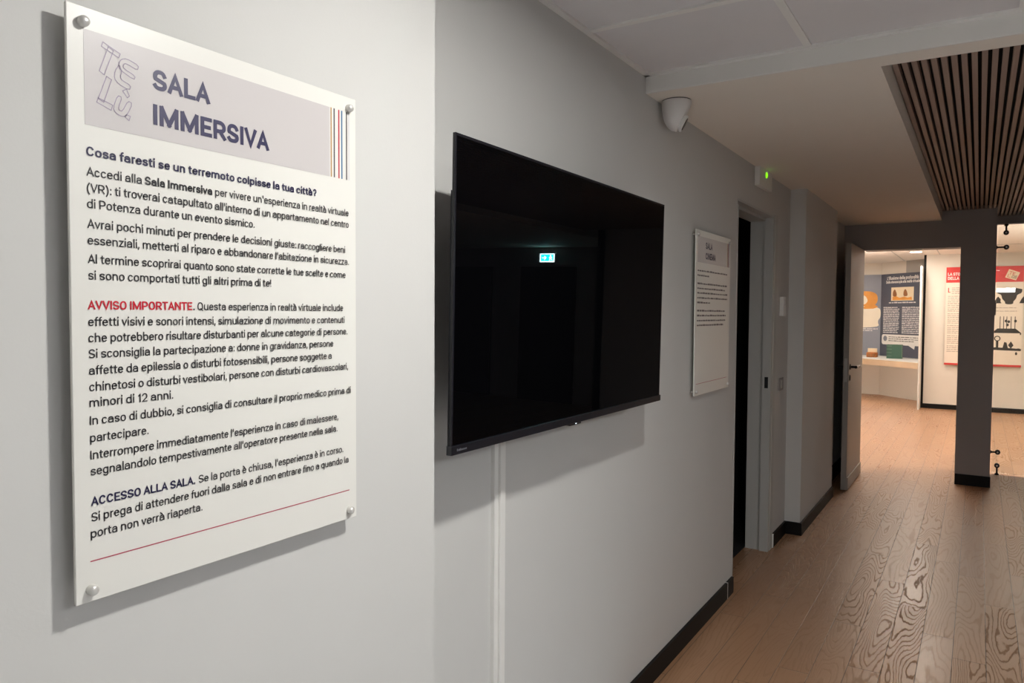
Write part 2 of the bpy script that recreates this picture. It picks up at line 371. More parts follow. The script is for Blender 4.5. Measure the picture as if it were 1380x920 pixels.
def stroke(bm, P, pts, w, closed=True, d=0.0008):
    n = len(pts)
    for i in range(n if closed else n-1):
        a = Vector(pts[i]); b = Vector(pts[(i+1) % n]); t = (b-a)
        if t.length < 1e-6: continue
        t.normalize(); q = Vector((-t.y, t.x))*w/2; e = t*w/2
        poly(bm, P, [a-e-q, b+e-q, b+e+q, a-e+q], d)
def smooth_loop(pts, k=2):
    for _ in range(k):
        q = []
        for i in range(len(pts)):
            a = Vector(pts[i]); b = Vector(pts[(i+1) % len(pts)]); q += [a*0.78+b*0.22, a*0.22+b*0.78]
        pts = q
    return pts
def dashes(bm, P, u0, u1, v, h, wmin, wmax, gap, d=0.0006):
    u = u0
    while u < u1-1e-6:
        w = min(random.uniform(wmin, wmax), u1-u); 
        if w > h*0.3: rect(bm, P, u, u+w, v, v+h*random.uniform(0.8, 1.15), d)
        u += w+gap

# ------------------------------------------------------------------ the room shell
XW, XP = -1.10, -0.975                      # corridor wall, projecting wall near the camera
ZC, ZL, ZF = 2.40, 2.337, 2.46              # tiled ceiling, lowered plaster ceiling, far room ceiling
struct('floor', boxes((-5.0, 6.6, 2.45, 17.2, -0.08, 0.0)), M_floor)
struct('floor_hall', boxes((-5.0, 6.6, -3.3, 2.45, -0.08, 0.0)), M_bounce, 'unseen hall floor by the camera, made pale to bounce light')  # unseen floor, invented pale to send neutral bounce to the ceiling
struct('wall_near', boxes((-1.6, XP, -3.2, 1.248, 0.0, 2.55)), M_wall)
struct('wall_left', boxes((XW-0.14, XW, 1.248, 4.00, 0.0, 2.55), (XW-0.14, XW, 4.00, 4.845, 2.11, 2.55), (XW-0.14, XW, 4.845, 5.29, 0.0, 2.55)), M_wall)
struct('wall_pier', boxes((XW-0.14, -0.998, 5.29, 6.57, 0.0, 2.55)), M_wall)
struct('wall_recess', boxes((XW-0.14, XW, 6.57, 7.67, 0.0, 2.55)), M_wall)
struct('wall_end', boxes((-1.30, -0.925, 7.67, 7.69, 0.0, 2.60), (-1.30, -1.0, 7.69, 7.87, 0.0, 2.60), (-1.0, -0.925, 7.69, 7.87, 2.11, 2.60), (-0.925, -0.139, 7.67, 7.87, 2.11, 2.60), (-0.139, 0.11, 7.67, 8.40, 0.0, 2.60),
       (0.11, 0.75, 8.30, 8.40, 2.345, 2.60), (0.75, 2.10, 8.30, 8.40, 0.0, 2.60)), M_head)
struct('wall_south', boxes((-1.6, 6.6, -3.3, -3.2, 0.0, 2.55)), M_wall)
struct('wall_east', boxes((6.5, 6.6, -3.2, 10.0, 0.0, 2.6)), M_head)
struct('wall_hall', boxes((2.0, 6.6, 10.0, 10.1, 0.0, 2.6)), M_head)
struct('wall_partition', boxes((2.0, 2.10, 8.30, 14.0, 0.0, 2.6)), M_farwall)
# dark cinema room behind the doorway
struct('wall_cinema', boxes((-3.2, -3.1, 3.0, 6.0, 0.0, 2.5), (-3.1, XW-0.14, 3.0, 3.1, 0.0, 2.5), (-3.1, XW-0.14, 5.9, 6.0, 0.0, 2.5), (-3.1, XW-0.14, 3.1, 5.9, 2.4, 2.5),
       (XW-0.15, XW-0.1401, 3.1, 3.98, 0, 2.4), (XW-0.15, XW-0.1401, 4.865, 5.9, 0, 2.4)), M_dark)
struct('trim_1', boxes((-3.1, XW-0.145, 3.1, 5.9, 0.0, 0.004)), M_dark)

# tiled ceiling with its T-bar grid, the drop beam and the lowered plaster ceiling
struct('ceiling', boxes((-1.6, 6.6, -3.3, 2.705, ZC+0.006, ZC+0.06)), M_tile)
g = []
for k in range(-1, 8):
    xx = -0.512+0.6*k
    if xx > XW: g.append((xx-0.012, xx+0.012, -3.2, 2.69, ZC, ZC+0.0059))
gb = boxes(*g)
for k in range(0, 10):
    yy = 2.187-0.6*k; box(gb, XW+0.02, 6.5, yy-0.012, yy+0.012, ZC-0.0006, ZC+0.0055)
box(gb, XW, XW+0.022, 1.25, 2.705, ZC-0.002, ZC+0.0058)
box(gb, XW, 6.5, 2.683, 2.705, ZC-0.002, ZC+0.0058)
struct('trim_2', gb, M_grid)
struct('ceiling_beam', bevel(boxes((XW, 6.6, 2.705, 2.716, ZL-0.001, 2.62)), 0.002), M_beam)
struct('ceiling_plaster', boxes((XW, 6.6, 2.716, 2.822, ZL, 2.62), (XW, -0.303, 2.822, 7.67, ZL, 2.62), (2.30, 6.6, 2.8219, 10.0, ZL+0.02, 2.62)), M_ceil)
struct('ceiling_far', boxes((-5.0, 2.1, 7.87, 17.2, ZF, ZF+0.08)), M_ceilf)
struct('trim_3', boxes((-1.162, -1.148, 8.0, 16.0, ZF-0.004, ZF-0.0003), (-0.562, -0.548, 8.0, 13.7, ZF-0.004, ZF-0.0003), (0.04, 0.054, 8.0, 13.7, ZF-0.004, ZF-0.0003),
       (-3, 2.0, 12.1, 12.114, ZF-0.0045, ZF-0.0004)), M_frame)

# recessed slatted ceiling panel
sl = thing('slatted_ceiling_panel', 'recessed panel of brown wooden slats over black backing in the ceiling', 'ceiling panel', (0.9, 5.2, 2.418))
obj('backing', boxes((-0.303, 2.30, 2.8221, 7.669, 2.450, 2.47), (0.1105, 2.30, 7.669, 8.299, 2.450, 2.47)), M_slatback, sl)
sb = bmesh.new(); k = 0; xg = -0.2975
while xg < 2.27:
    box(sb, xg, xg+0.0185, 2.8225, 7.6685 if xg < 0.10 else 8.2985, 2.420, 2.4501); xg += 0.0313
obj('slats', sb, M_slat, sl)

# baseboards
HB = 0.085
struct('baseboard_left', boxes((XW, XW+0.013, 1.25, 3.885, 0, HB), (XW, XW+0.013, 3.893, 4.0, 0, HB), (XW, XW+0.013, 4.915, 5.29, 0, HB)), M_base)
struct('trim_4', boxes((XW, XW+0.0135, 3.885, 3.893, 0, HB+0.001), (XW, XW+0.014, 4.907, 4.915, 0, HB+0.004)), M_white)
struct('baseboard_pier', boxes((XW+0.013, -0.998, 5.276, 5.29, 0, HB), (-0.998, -0.985, 5.276, 6.57, 0, HB)), M_base)
struct('baseboard_recess', boxes((XW, XW+0.013, 6.57, 7.67, 0, 0.13)), M_base)
struct('baseboard_end', boxes((-0.139, 0.115, 7.655, 7.67, 0, HB+0.01), (-0.153, -0.139, 7.655, 8.40, 0, HB+0.01), (-1.09, -0.94, 7.657, 7.67, 0, HB)), M_base)
struct('baseboard_near', boxes((XP, XP+0.013, -3.2, 1.248, 0, HB)), M_base)

# ------------------------------------------------------------------ corridor lamps (ceiling downlights, out of the picture above the camera) and added fill panels
def downlight(loc, r, m, label, group=None, z=ZC):
    t = thing('recessed_downlight', label, 'ceiling light', (loc[0], loc[1], z), group)
    M = Matrix.Translation((loc[0], loc[1], z))
    bm = bmesh.new(); n = 40
    prof = [(r, -0.004), (r+0.018, -0.006), (r+0.022, -0.0005), (r, -0.0005)]
    rings = [[bm.verts.new(M @ Vector((a*math.cos(2*PI*i/n), a*math.sin(2*PI*i/n), b))) for i in range(n)] for a, b in prof]
    for j in range(4):
        A, B = rings[j], rings[(j+1) % 4]
        for i in range(n): bm.faces.new((A[i], A[(i+1) % n], B[(i+1) % n], B[i]))
    obj('trim_ring', bm, M_white, t, True)
    obj('diffuser', lathe(bmesh.new(), [(r-0.0005, -0.0008), (r-0.0005, -0.0030)], n, M), m, t)
    return t
downlight((-0.06, 1.10), 0.055, M_lampA, 'round recessed downlight in the tiled ceiling above the near sign')
downlight((0.30, -1.2), 0.055, M_lampB, 'round recessed downlight in the tiled ceiling behind the camera')

for x, y, lab in ((2.188, 0.687, 'added square fill panel in the hall ceiling right of the camera'), (2.188, 1.887, 'added square fill panel in the hall ceiling nearest the beam')):
    t = thing('fill_panel', lab, 'ceiling light', (x, y, ZC))  # added out of view as soft fill for walls and ceiling
    obj('frame', boxes((x-0.285, x+0.285, y-0.285, y-0.26, ZC-0.004, ZC+0.005), (x-0.285, x+0.285, y+0.26, y+0.285, ZC-0.004, ZC+0.005),
        (x-0.285, x-0.26, y-0.26, y+0.26, ZC-0.004, ZC+0.005), (x+0.26, x+0.285, y-0.26, y+0.26, ZC-0.004, ZC+0.005)), M_white, t)
    obj('diffuser', boxes((x-0.26, x+0.26, y-0.26, y+0.26, ZC-0.001, ZC+0.003)), M_fillpanel, t)

# ------------------------------------------------------------------ information sign on the near wall
def standoff(parent, c, r, m, depth, wall_x):
    # domed cap in front of the board, a thin stem back to the wall
    bm = bmesh.new()
    lathe(bm, [(r*1.0, 0.0), (r*1.0, 0.005), (r*0.92, 0.0075), (r*0.62, 0.0095), (r*0.2, 0.0102)], 28, axis_m(c, (1, 0, 0)))
    lathe(bm, [(r*0.55, -(c[0]-wall_x)), (r*0.55, 0.0)], 20, axis_m(c, (1, 0, 0)))
    obj('standoff_screw', bm, m, parent, True)
XB = -0.950
Y0, Y1, Z0, Z1 = 0.4915, 0.9885, 1.129, 1.876
S = thing('information_sign', 'large white wall sign headed SALA IMMERSIVA on the near wall', 'sign', (XB-0.0025, 0.74, Z0))
obj('board', bevel(boxes((XB-0.005, XB, Y0, Y1, Z0, Z1)), 0.0008, 1), M_board, S)
P = Plane((XB, 0, 0), (0, 1, 0), (1, 0, 0))
bm = bmesh.new(); rect(bm, P, 0.512, 0.9255, 1.7315, 1.8490, 0.0003, 0.0002); obj('header_band', bm, M_band, S)
for u, m in ((0.929, M_gold), (0.936, M_grey), (0.947, M_redp), (0.954, M_blue), (0.9655, M_grey), (0.9715, M_lgrey)):
    bm = bmesh.new(); rect(bm, P, u-0.0013, u+0.0013, 1.7315, 1.8492, 0.0004, 0.0002); obj('stripe', bm, m, S)
bm = bmesh.new()
text_bm(bm, P, 'SALA', 0.603, 1.7975, width=0.088, cap=0.0275, bold=0.022); obj('title_text', bm, M_title, S); bm = bmesh.new(); text_bm(bm, P, 'IMMERSIVA', 0.603, 1.7505, width=0.193, cap=0.0275, bold=0.022)
obj('title_text', bm, M_title, S)
bm = bmesh.new()
LG = [
 [(0.536, .8395), (0.5585, .8310), (0.5563, .8255), (0.534, .8335)],
 [(0.543, .8355), (0.5495, .8325), (0.537, .7985), (0.5308, .802)],
 [(0.5835, .823), (0.567, .8275), (0.5595, .8245), (0.556, .818), (0.557, .811), (0.5765, .8025), (0.5785, .808), (0.563, .8135), (0.5618, .8165), (0.564, .8205), (0.568, .8205), (0.5815, .8165)],
 [(0.557, .8175), (0.551, .807), (0.550, .798), (0.555, .792), (0.570, .7875), (0.5722, .794), (0.560, .798), (0.558, .8015), (0.560, .8085)],
 [(0.540, .7975), (0.5465, .795), (0.536, .764), (0.529, .767)],
 [(0.529, .768), (0.5475, .763), (0.5453, .756), (0.527, .762)],
 [(0.561, .7845), (0.566, .788), (0.570, .780), (0.567, .777)],
 [(0.554, .777), (0.560, .776), (0.555, .762), (0.556, .7585), (0.560, .758), (0.568, .7735), (0.574, .771), (0.566, .754), (0.560, .751), (0.551, .754), (0.548, .760)],
 [(0.566, .755), (0.571, .754), (0.569, .748), (0.563, .752)]]
for i, q in enumerate(LG):
    q = [(u, 1+v) for u, v in q]
    stroke(bm, P, smooth_loop(q, 1) if len(q) > 4 else q, 0.0009, True)
obj('logo', bm, M_lilac, S)
CAP = 0.0113
def para(name, m, lines, bold=0.0, cap=CAP):
    bm = bmesh.new()
    for s, u0, u1, v in lines: text_bm(bm, P, s, u0, v, width=u1-u0, cap=cap, bold=bold)
    obj(name, bm, m, S)
para('question_heading', M_navy, [('Cosa faresti se un terremoto colpisse la tua città?', .513, .894, 1.693)], 0.012, 0.0118)
para('paragraph', M_ink, [
 ('Accedi alla', .513, .5855, 1.668), ("per vivere un'esperienza in realtà virtuale", .698, .969, 1.668),
 ("(VR): ti troverai catapultato all'interno di un appartamento nel centro", .513, .969, 1.6477), ('di Potenza durante un evento sismico.', .513, .767, 1.628)])
para('bold_text', M_ink, [('Sala Immersiva', .590, .693, 1.668)], 0.016)
para('paragraph', M_ink, [
 ('Avrai pochi minuti per prendere le decisioni giuste: raccogliere beni', .513, .960, 1.603), ("essenziali, metterti al riparo e abbandonare l'abitazione in sicurezza.", .513, .969, 1.5825),
 ('Al termine scoprirai quanto sono state corrette le tue scelte e come', .513, .961, 1.559), ('si sono comportati tutti gli altri prima di te!', .513, .798, 1.5385)])
para('warning_heading', M_redp, [('AVVISO IMPORTANTE', .512, .6585, 1.501)], 0.012)
para('paragraph', M_ink, [('.', .6600, .6625, 1.501), ('Questa esperienza in realtà virtuale include', .667, .955, 1.501), ('effetti visivi e sonori intensi, simulazione di movimento e contenuti', .512, .958, 1.480),
 ('che potrebbero risultare disturbanti per alcune categorie di persone.', .512, .965, 1.4597), ('Si sconsiglia la partecipazione a: donne in gravidanza, persone', .512, .931, 1.4395),
 ('affette da epilessia o disturbi fotosensibili, persone soggette a', .512, .927, 1.4185), ('chinetosi o disturbi vestibolari, persone con disturbi cardiovascolari,', .512, .966, 1.3977), ('minori di 12 anni.', .512, .627, 1.3777)])
para('paragraph', M_ink, [('In caso di dubbio, si consiglia di consultare il proprio medico prima di', .512, .973, 1.355), ('partecipare.', .512, .590, 1.333),
 ("Interrompere immediatamente l'esperienza in caso di malessere,", .512, .942, 1.311), ("segnalandolo tempestivamente all'operatore presente nella sala.", .512, .940, 1.2905)])
para('access_heading', M_navy, [('ACCESSO ALLA SALA.', .512, .660, 1.2517)], 0.012)
para('paragraph', M_ink, [("Se la porta è chiusa, l'esperienza è in corso.", .666, .954, 1.2517), ('Si prega di attendere fuori dalla sala e di non entrare fino a quando la', .512, .967, 1.2315), ('porta non verrà riaperta.', .511, .671, 1.2107)])
bm = bmesh.new(); rect(bm, P, 0.510, 0.970, 1.1802, 1.1816, 0.0004, 0.0002); obj('rule_line', bm, M_rule, S)
for y in (0.5105, 0.9695):
    for z in (1.8565, 1.1450): standoff(S, (XB+0.0002, y, z), 0.0068, M_screw, 0.025, XP)

# ------------------------------------------------------------------ television on its wall bracket
TW, TH, tilt = 1.2235, 0.680, 0.01513
T = thing('television', 'large flat black television tilted slightly down on the grey wall', 'television', (-0.95, 1.882, 1.1975))
TM = Matrix.Translation((-0.950, 1.2733, 1.1975)) @ Matrix.Rotation(tilt, 4, 'Y')
def tvobj(name, bm, m, parent=T, smooth=False):
    bm.transform(TM); return obj(name, bm, m, parent, smooth)
tvobj('back_housing', bevel(boxes((-0.0075, -0.002, 0.0, TW, 0.006, TH)), 0.001, 1), M_tvb)
hb = bmesh.new(); prism(hb, [(-0.066, 0.13), (-0.066, TW-0.13), (-0.0100, TW-0.02), (-0.0074, TW-0.004), (-0.0074, -0.001), (-0.0100, 0.0)], 0.004, 0.56)
tvobj('electronics_bulge', hb, M_tvb)
tvobj('bezel', boxes((-0.0019, 0.0, 0, 0.0055, 0.012, TH), (-0.0019, 0.0, TW-0.0055, TW, 0.012, TH), (-0.0019, 0.0, 0.0055, TW-0.0055, TH-0.0055, TH)), M_tve)
tvobj('screen', boxes((-0.0019, -0.0006, 0.0055, TW-0.0055, 0.016, TH-0.0055)), M_tvs)
chin = tvobj('chin_bar', bevel(boxes((-0.0105, 0.004, -0.003, TW+0.003, -0.004, 0.0165)), 0.0015), M_tve)
PT = Plane((0.004, 0, 0), (0, 1, 0), (1, 0, 0))
bm = bmesh.new()
for i, u in enumerate((0.016, 0.0215, 0.026, 0.0315, 0.037, 0.0425, 0.048)): rect(bm, PT, u, u+0.0040, 0.0035, 0.0088 if i in (0, 2) else 0.0072, 0.0004)
tvobj('logo_badge', bm, M_badge)
tvobj('power_light', lathe(bmesh.new(), [(0.0035, 0), (0.0035, 0.002)], 16, axis_m((0.001, 0.578, -0.0045), (0, 0, -1))), M_ledw)
tvobj('indicator_window', bevel(boxes((-0.015, 0.003, 0.545, 0.61, -0.009, -0.0038)), 0.001), M_tvb)
brk = obj('wall_bracket', boxes((XW, XW+0.02, 1.62, 2.14, 1.45, 1.60), (XW+0.02, -1.018, 1.72, 1.76, 1.33, 1.68), (XW+0.02, -1.018, 2.02, 2.06, 1.33, 1.68)), M_black, T)

cc = thing('cable_cover', 'slim white cable channel running down the wall below the television', 'cable channel', (XW+0.008, 1.675, 0))
obj('channel_base', boxes((XW, XW+0.012, 1.6535, 1.6985, HB, 1.44)), M_white, cc)
obj('channel_lid', bevel(boxes((XW+0.012, XW+0.020, 1.672, 1.6965, HB, 1.44)), 0.002), M_white, cc)

# ------------------------------------------------------------------ second sign beside the doorway
XB2 = -1.075
S2 = thing('information_sign', 'smaller looking white sign headed SALA CINEMA beside the dark doorway', 'sign', (XB2-0.003, 3.5, 1.13))
A0, A1, B0, B1 = 3.256, 3.792, 1.129, 1.876
obj('board', bevel(boxes((XB2-0.006, XB2, A0, A1, B0, B1)), 0.0008, 1), M_board, S2)
P2 = Plane((XB2, A0, B0), (0, 1, 0), (1, 0, 0))
bm = bmesh.new(); rect(bm, P2, 0.022, 0.475, 0.6025, 0.720, 0.0003, 0.0002); obj('header_band', bm, M_band, S2)
for u, m in ((0.482, M_gold), (0.490, M_grey), (0.499, M_redp), (0.507, M_blue), (0.516, M_grey)):
    bm = bmesh.new(); rect(bm, P2, u-0.002, u+0.002, 0.6025, 0.720, 0.0004, 0.0002); obj('stripe', bm, m, S2)
bm = bmesh.new()
text_bm(bm, P2, 'SALA', 0.135, 0.6685, width=0.10, cap=0.030, bold=0.022); obj('title_text', bm, M_navy, S2); bm = bmesh.new(); text_bm(bm, P2, 'CINEMA', 0.135, 0.621, width=0.152, cap=0.030, bold=0.022)
obj('title_text', bm, M_navy, S2)
for rows in ([(0.562, 0.49), (0.5405, 0.19)], [(0.5035, 0.48), (0.482, 0.45), (0.461, 0.49), (0.439, 0.49), (0.4175, 0.21)], [(0.3805, 0.45), (0.3585, 0.47), (0.336, 0.465), (0.3145, 0.43)]):
    bm = bmesh.new()
    for v, u1 in rows: dashes(bm, P2, 0.024, u1, v, 0.0070, 0.008, 0.040, 0.006)
    obj('paragraph', bm, M_grey, S2)
bm = bmesh.new(); rect(bm, P2, 0.022, 0.500, 0.0515, 0.0535, 0.0004, 0.0002); obj('rule_line', bm, M_rule, S2)
for y in (A0+0.022, A1-0.022):
    for z in (B1-0.022, B0+0.018): standoff(S2, (XB2+0.0002, y, z), 0.0075, M_screw, 0.025, XW)

# ------------------------------------------------------------------ cinema doorway
bm = boxes((XW-0.14, XW-0.045, 4.815, 4.8449, 0, 2.095), (XW-0.05, XW+0.004, 4.800, 4.8449, 0, 2.11), (XW+0.0005, XW+0.007, 4.838, 4.905, 0, 2.118))
box(bm, XW-0.14, XW-0.045, 4.0, 4.815, 2.080, 2.1099); box(bm, XW-0.05, XW+0.004, 4.0, 4.80, 2.097, 2.1099)
box(bm, XW-0.14, XW+0.003, 4.0, 4.012, 0, 2.08)
d1 = struct('door_1', bm, M_frame, 'painted door frame around the dark cinema doorway')
WLOC['door_1'] = Vector((0, 0, 0))
obj('strike_plate', boxes((XW-0.034, XW-0.012, 4.7985, 4.8002, 1.035, 1.105)), M_tvb, d1)

# emergency unit over the doorway, thermostat and switch
e = thing('emergency_unit', 'small white wall box with green light above the dark doorway', 'emergency light', (XW, 4.48, 2.226))
obj('casing', bevel(boxes((XW, XW+0.030, 4.335, 4.632, 2.228, 2.3365)), 0.005), M_white, e)
obj('indicator_light', lathe(bmesh.new(), [(0.017, 0), (0.017, 0.003), (0.009, 0.006)], 20, axis_m((XW+0.030, 4.485, 2.305), (1, 0, 0))), M_ledg, e)
t = thing('thermostat', 'small white wall controller between the doorway and the pier', 'thermostat', (XW, 5.08, 1.486))
obj('casing', bevel(boxes((XW, XW+0.026, 5.02, 5.085, 1.486, 1.612)), 0.004), M_white, t)
obj('dial_face', bevel(boxes((XW+0.026, XW+0.028, 5.035, 5.070, 1.555, 1.595)), 0.0005), M_lgrey, t)
t = thing('light_switch', 'flat wall switch plate low between the doorway and the pier', 'switch', (XW, 5.08, 1.0))
obj('plate', bevel(boxes((XW, XW+0.008, 5.02, 5.145, 1.000, 1.080)), 0.002), M_head, t)
obj('rocker', bevel(boxes((XW+0.008, XW+0.012, 5.065, 5.095, 1.015, 1.065)), 0.001), M_frame, t)

# ------------------------------------------------------------------ dome security camera under the plaster ceiling
cx, cy = -1.033, 2.862
D = thing('security_camera', 'white dome security camera under the ceiling in the corner', 'camera', (cx, cy, ZL))
obj('mount_base', lathe(bmesh.new(), [(0.055, -0.0045), (0.056, 0.0)], 40, Matrix.Translation((cx, cy, ZL))), M_grey, D, True)
look = Vector((0.84, 0.29, -0.47)).normalized(); bc = Vector((cx, cy, ZL-0.066))
bm = bmesh.new()
lathe(bm, [(0.0575, -0.004), (0.0575, -0.020), (0.0560, -0.040), (0.0525, -0.060), (0.0455, -0.082), (0.035, -0.101), (0.021, -0.114), (0.006, -0.1195)], 48, Matrix.Translation((cx, cy, ZL)))
geom = list(bm.verts)+list(bm.edges)+list(bm.faces)
r = bmesh.ops.bisect_plane(bm, geom=geom, plane_co=bc+look*0.026, plane_no=look, clear_outer=True)
eds = [q for q in r['geom_cut'] if isinstance(q, bmesh.types.BMEdge)]
bmesh.ops.edgeloop_fill(bm, edges=eds)
obj('housing', bm, M_cam, D, True)
obj('eyeball_rim', lathe(bmesh.new(), [(0.030, 0.020), (0.033, 0.028), (0.034, 0.034), (0.031, 0.037)], 40, axis_m(bc-Vector((0, 0, 0.010)), look)), M_white, D, True)
obj('lens', lathe(bmesh.new(), [(0.026, 0.0365), (0.024, 0.0385), (0.010, 0.0395)], 32, axis_m(bc-Vector((0, 0, 0.010)), look)), M_lens, D, True)

# ------------------------------------------------------------------ open door leaf at the end of the corridor
d2 = struct('door_2', bevel(boxes((-0.966, -0.922, 6.815, 7.665, 0.012, 2.098)), 0.0015, 1), M_leaf, 'pale door leaf standing open at the corridor end')
WLOC['door_2'] = Vector((0, 0, 0))
obj('kick_plate', bevel(boxes((-0.922, -0.912, 6.835, 7.66, 0.012, 0.115)), 0.003), M_leaf, d2)
for s in (1, -1):
    x0 = -0.922 if s > 0 else -0.966
    bm = bmesh.new()
    lathe(bm, [(0.024, 0), (0.024, 0.007), (0.010, 0.010), (0.010, 0.048)], 24, axis_m((x0, 6.885, 1.055), (s, 0, 0)))
    tube(bm, [(x0+s*0.048, 6.872, 1.055), (x0+s*0.056, 7.045, 1.055)], 0.0125, 14)
    h = obj('lever_handle', bm, M_black, d2, True)
    obj('lever_tip', lathe(bmesh.new(), [(0.0130, 0), (0.0130, 0.034), (0.008, 0.040)], 14, axis_m((x0+s*0.0555, 7.030, 1.055), (s*0.05, 1, 0))), M_chrome, d2, True)
    obj('keyhole_rose', lathe(bmesh.new(), [(0.024, 0), (0.024, 0.006), (0.012, 0.009)], 24, axis_m((x0, 6.885, 0.962), (s, 0, 0))), M_black, d2, True)
obj('lock_plate', boxes((-0.956, -0.932, 6.8138, 6.8152, 0.93, 1.13)), M_frame, d2)
struct('door_3', boxes((-0.154, -0.1391, 7.668, 7.88, 0.096, 2.112), (-0.925, -0.154, 7.668, 7.88, 2.097, 2.112)), M_head, 'frame of the opening into the far room')

# ------------------------------------------------------------------ glass partition held by point fixings
G = thing('glass_partition', 'clear frameless glass pane right of the dark pillar', 'glass partition', (0.43, 8.35, 0))
obj('pane', boxes((0.128, 0.735, 8.345, 8.355, 0.015, 2.330)), M_glass, G)
def fixing(c, a):
    bm = bmesh.new(); c = Vector(c); a = Vector(a)
    lathe(bm, [(0.018, 0), (0.018, 0.010), (0.008, 0.020)], 20, axis_m(a, c-a))
    tube(bm, [a, c], 0.0075)
    f = obj('point_fixing', bm, M_black, G, True)
    for s in (1, -1):
        obj('clamp_disc', lathe(bmesh.new(), [(0.022, 0), (0.022, 0.010), (0.017, 0.014)], 24, axis_m((c.x, 8.35+s*0.0055, c.z), (0, s, 0))), M_black, G, True)
    obj('clamp_screw', lathe(bmesh.new(), [(0.009, 0), (0.007, 0.003)], 16, axis_m((c.x, 8.3305, c.z), (0, -1, 0))), M_chrome, G, True)
fixing((0.191, 8.335, 2.268), (0.191, 8.335, 2.345)); fixing((0.196, 8.335, 2.133), (0.11, 8.335, 2.133))
fixing((0.176, 8.335, 0.212), (0.11, 8.335, 0.212)); fixing((0.174, 8.335, 0.085), (0.174, 8.335, 0.0))
tag(obj('switch_box', bevel(boxes((0.11, 0.124, 7.95, 8.03, 1.50, 1.615)), 0.003), M_head), 'small dark box on the right side of the dark pillar', 'switch')

# ------------------------------------------------------------------ far room
struct('wall_far', boxes((-0.742, 2.1, 13.70, 13.80, 0, ZF)), M_farwall)
struct('trim_5', boxes((-0.775, -0.742, 13.69, 13.81, 0, ZF)), M_base)
struct('baseboard_far', boxes((-0.742, 2.0, 13.685, 13.70, 0, 0.075)), M_base)
bw = [(-0.78, 14.66), (-1.56, 15.48), (-4.9, 15.48), (-4.9, 15.60), (-1.51, 15.60), (-0.70, 14.75)]
struct('wall_booth', prism(bmesh.new(), bw, 0, ZF), M_farwall)
struct('wall_booth_side', boxes((-5.0, -4.9, 7.8, 15.6, 0, ZF), (-4.9, -1.30, 7.77, 7.87, 0, ZF), (-0.78, -0.70, 13.81, 14.80, 0, ZF)), M_farwall)

# exhibit counter
ct = thing('exhibit_counter', 'white topped counter with pale wooden edge along the far exhibit', 'counter', (-1.3, 14.5, 0))
def inset(pts): return pts
top = [(-0.785, 14.66), (-1.557, 15.475), (-4.0, 15.475), (-4.0, 14.20), (-1.68, 14.20), (-0.785, 13.40)]
obj('worktop', prism(bmesh.new(), top, 0.680, 0.735), M_white, ct)
obj('front_lip', prism(bmesh.new(), [(-1.68, 14.20), (-4.0, 14.20), (-4.0, 14.17), (-1.69, 14.17), (-0.785, 13.362), (-0.785, 13.40)], 0.640, 0.738), M_pale, ct)
obj('fill_strip', prism(bmesh.new(), [(-1.62, 14.46), (-3.9, 14.46), (-3.9, 14.43), (-1.635, 14.43), (-0.83, 13.70), (-0.83, 13.74)], 0.668, 0.6799), M_fillstrip, ct)  # unseen glowing strip added to brighten the wall under the worktop
obj('end_panel', boxes((-0.802, -0.776, 13.33, 13.69, 0, 2.265)), M_white, ct)

# exhibit boards above the counter
th = math.atan2(15.48-14.66, -1.56+0.78); du = Vector((-math.cos(th), -math.sin(th), 0)); dn = Vector((-0.7246, -0.6892, 0)).normalized()
if dn.dot(du) > 1e-3: dn = Vector((du.y, -du.x, 0))
def slab(name, P, u0, u1, v0, v1, d0, d1, m, parent):
    bm = bmesh.new()
    a = [bm.verts.new(P.p(u, v, d1)) for u, v in ((u0, v0), (u1, v0), (u1, v1), (u0, v1))]
    b = [bm.verts.new(P.p(u, v, d0)) for u, v in ((u0, v0), (u1, v0), (u1, v1), (u0, v1))]
    bm.faces.new(a); bm.faces.new(b[::-1])
    for i in range(4):
        j = (i+1) % 4; bm.faces.new((a[i], a[j], b[j], b[i]))
    return obj(name, bm, m, parent)
u_len = math.hypot(0.78, 0.82)
PB = Plane((-1.56, 15.48, 0), (0.78, -0.82, 0), (-0.82, -0.78, 0))
E1 = thing('exhibit_board', 'dark grey text board on the angled wall behind the green book', 'exhibit board', PB.p(u_len/2, 0.736))
slab('board', PB, 0.01, u_len-0.01, 0.738, 2.245, 0.001, 0.016, M_boothd, E1)
PE = Plane(PB.p(0, 0, 0.016), PB.u, PB.n)
bm = bmesh.new()
text_bm(bm, PE, "L'illusione della profondità", 0.165, 2.135, width=0.79, cap=0.060, bold=0.02)
text_bm(bm, PE, "Dalla stereoscopia alla realtà virtuale", 0.142, 2.070, width=0.84, cap=0.052, bold=0.02)
obj('heading_text', bm, M_wprint, E1)
bm = bmesh.new(); rect(bm, PE, 0.282, 0.848, 1.752, 1.995, 0.0020, 0.0015); cd = obj('stereo_card', bm, M_sepia, E1)
for s in (0, 0.27):
    bm = bmesh.new(); poly(bm, PE, smooth_loop([(0.325+s, 1.83), (0.425+s, 1.83), (0.43+s, 1.875), (0.39+s, 1.95), (0.36+s, 1.96), (0.325+s, 1.91)], 2), 0.0026)
    obj('card_figure', bm, M_brown, E1)
bm = bmesh.new(); poly(bm, PE, [(0.32, 1.765), (0.81, 1.765), (0.80, 1.82), (0.70, 1.805), (0.62, 1.825), (0.50, 1.805), (0.40, 1.84), (0.32, 1.825)], 0.0024); obj('card_foreground', bm, M_orange, E1)
bm = bmesh.new(); dashes(bm, PE, 0.224, 0.90, 1.708, 0.022, 0.03, 0.11, 0.012); obj('caption', bm, M_lgrey, E1)
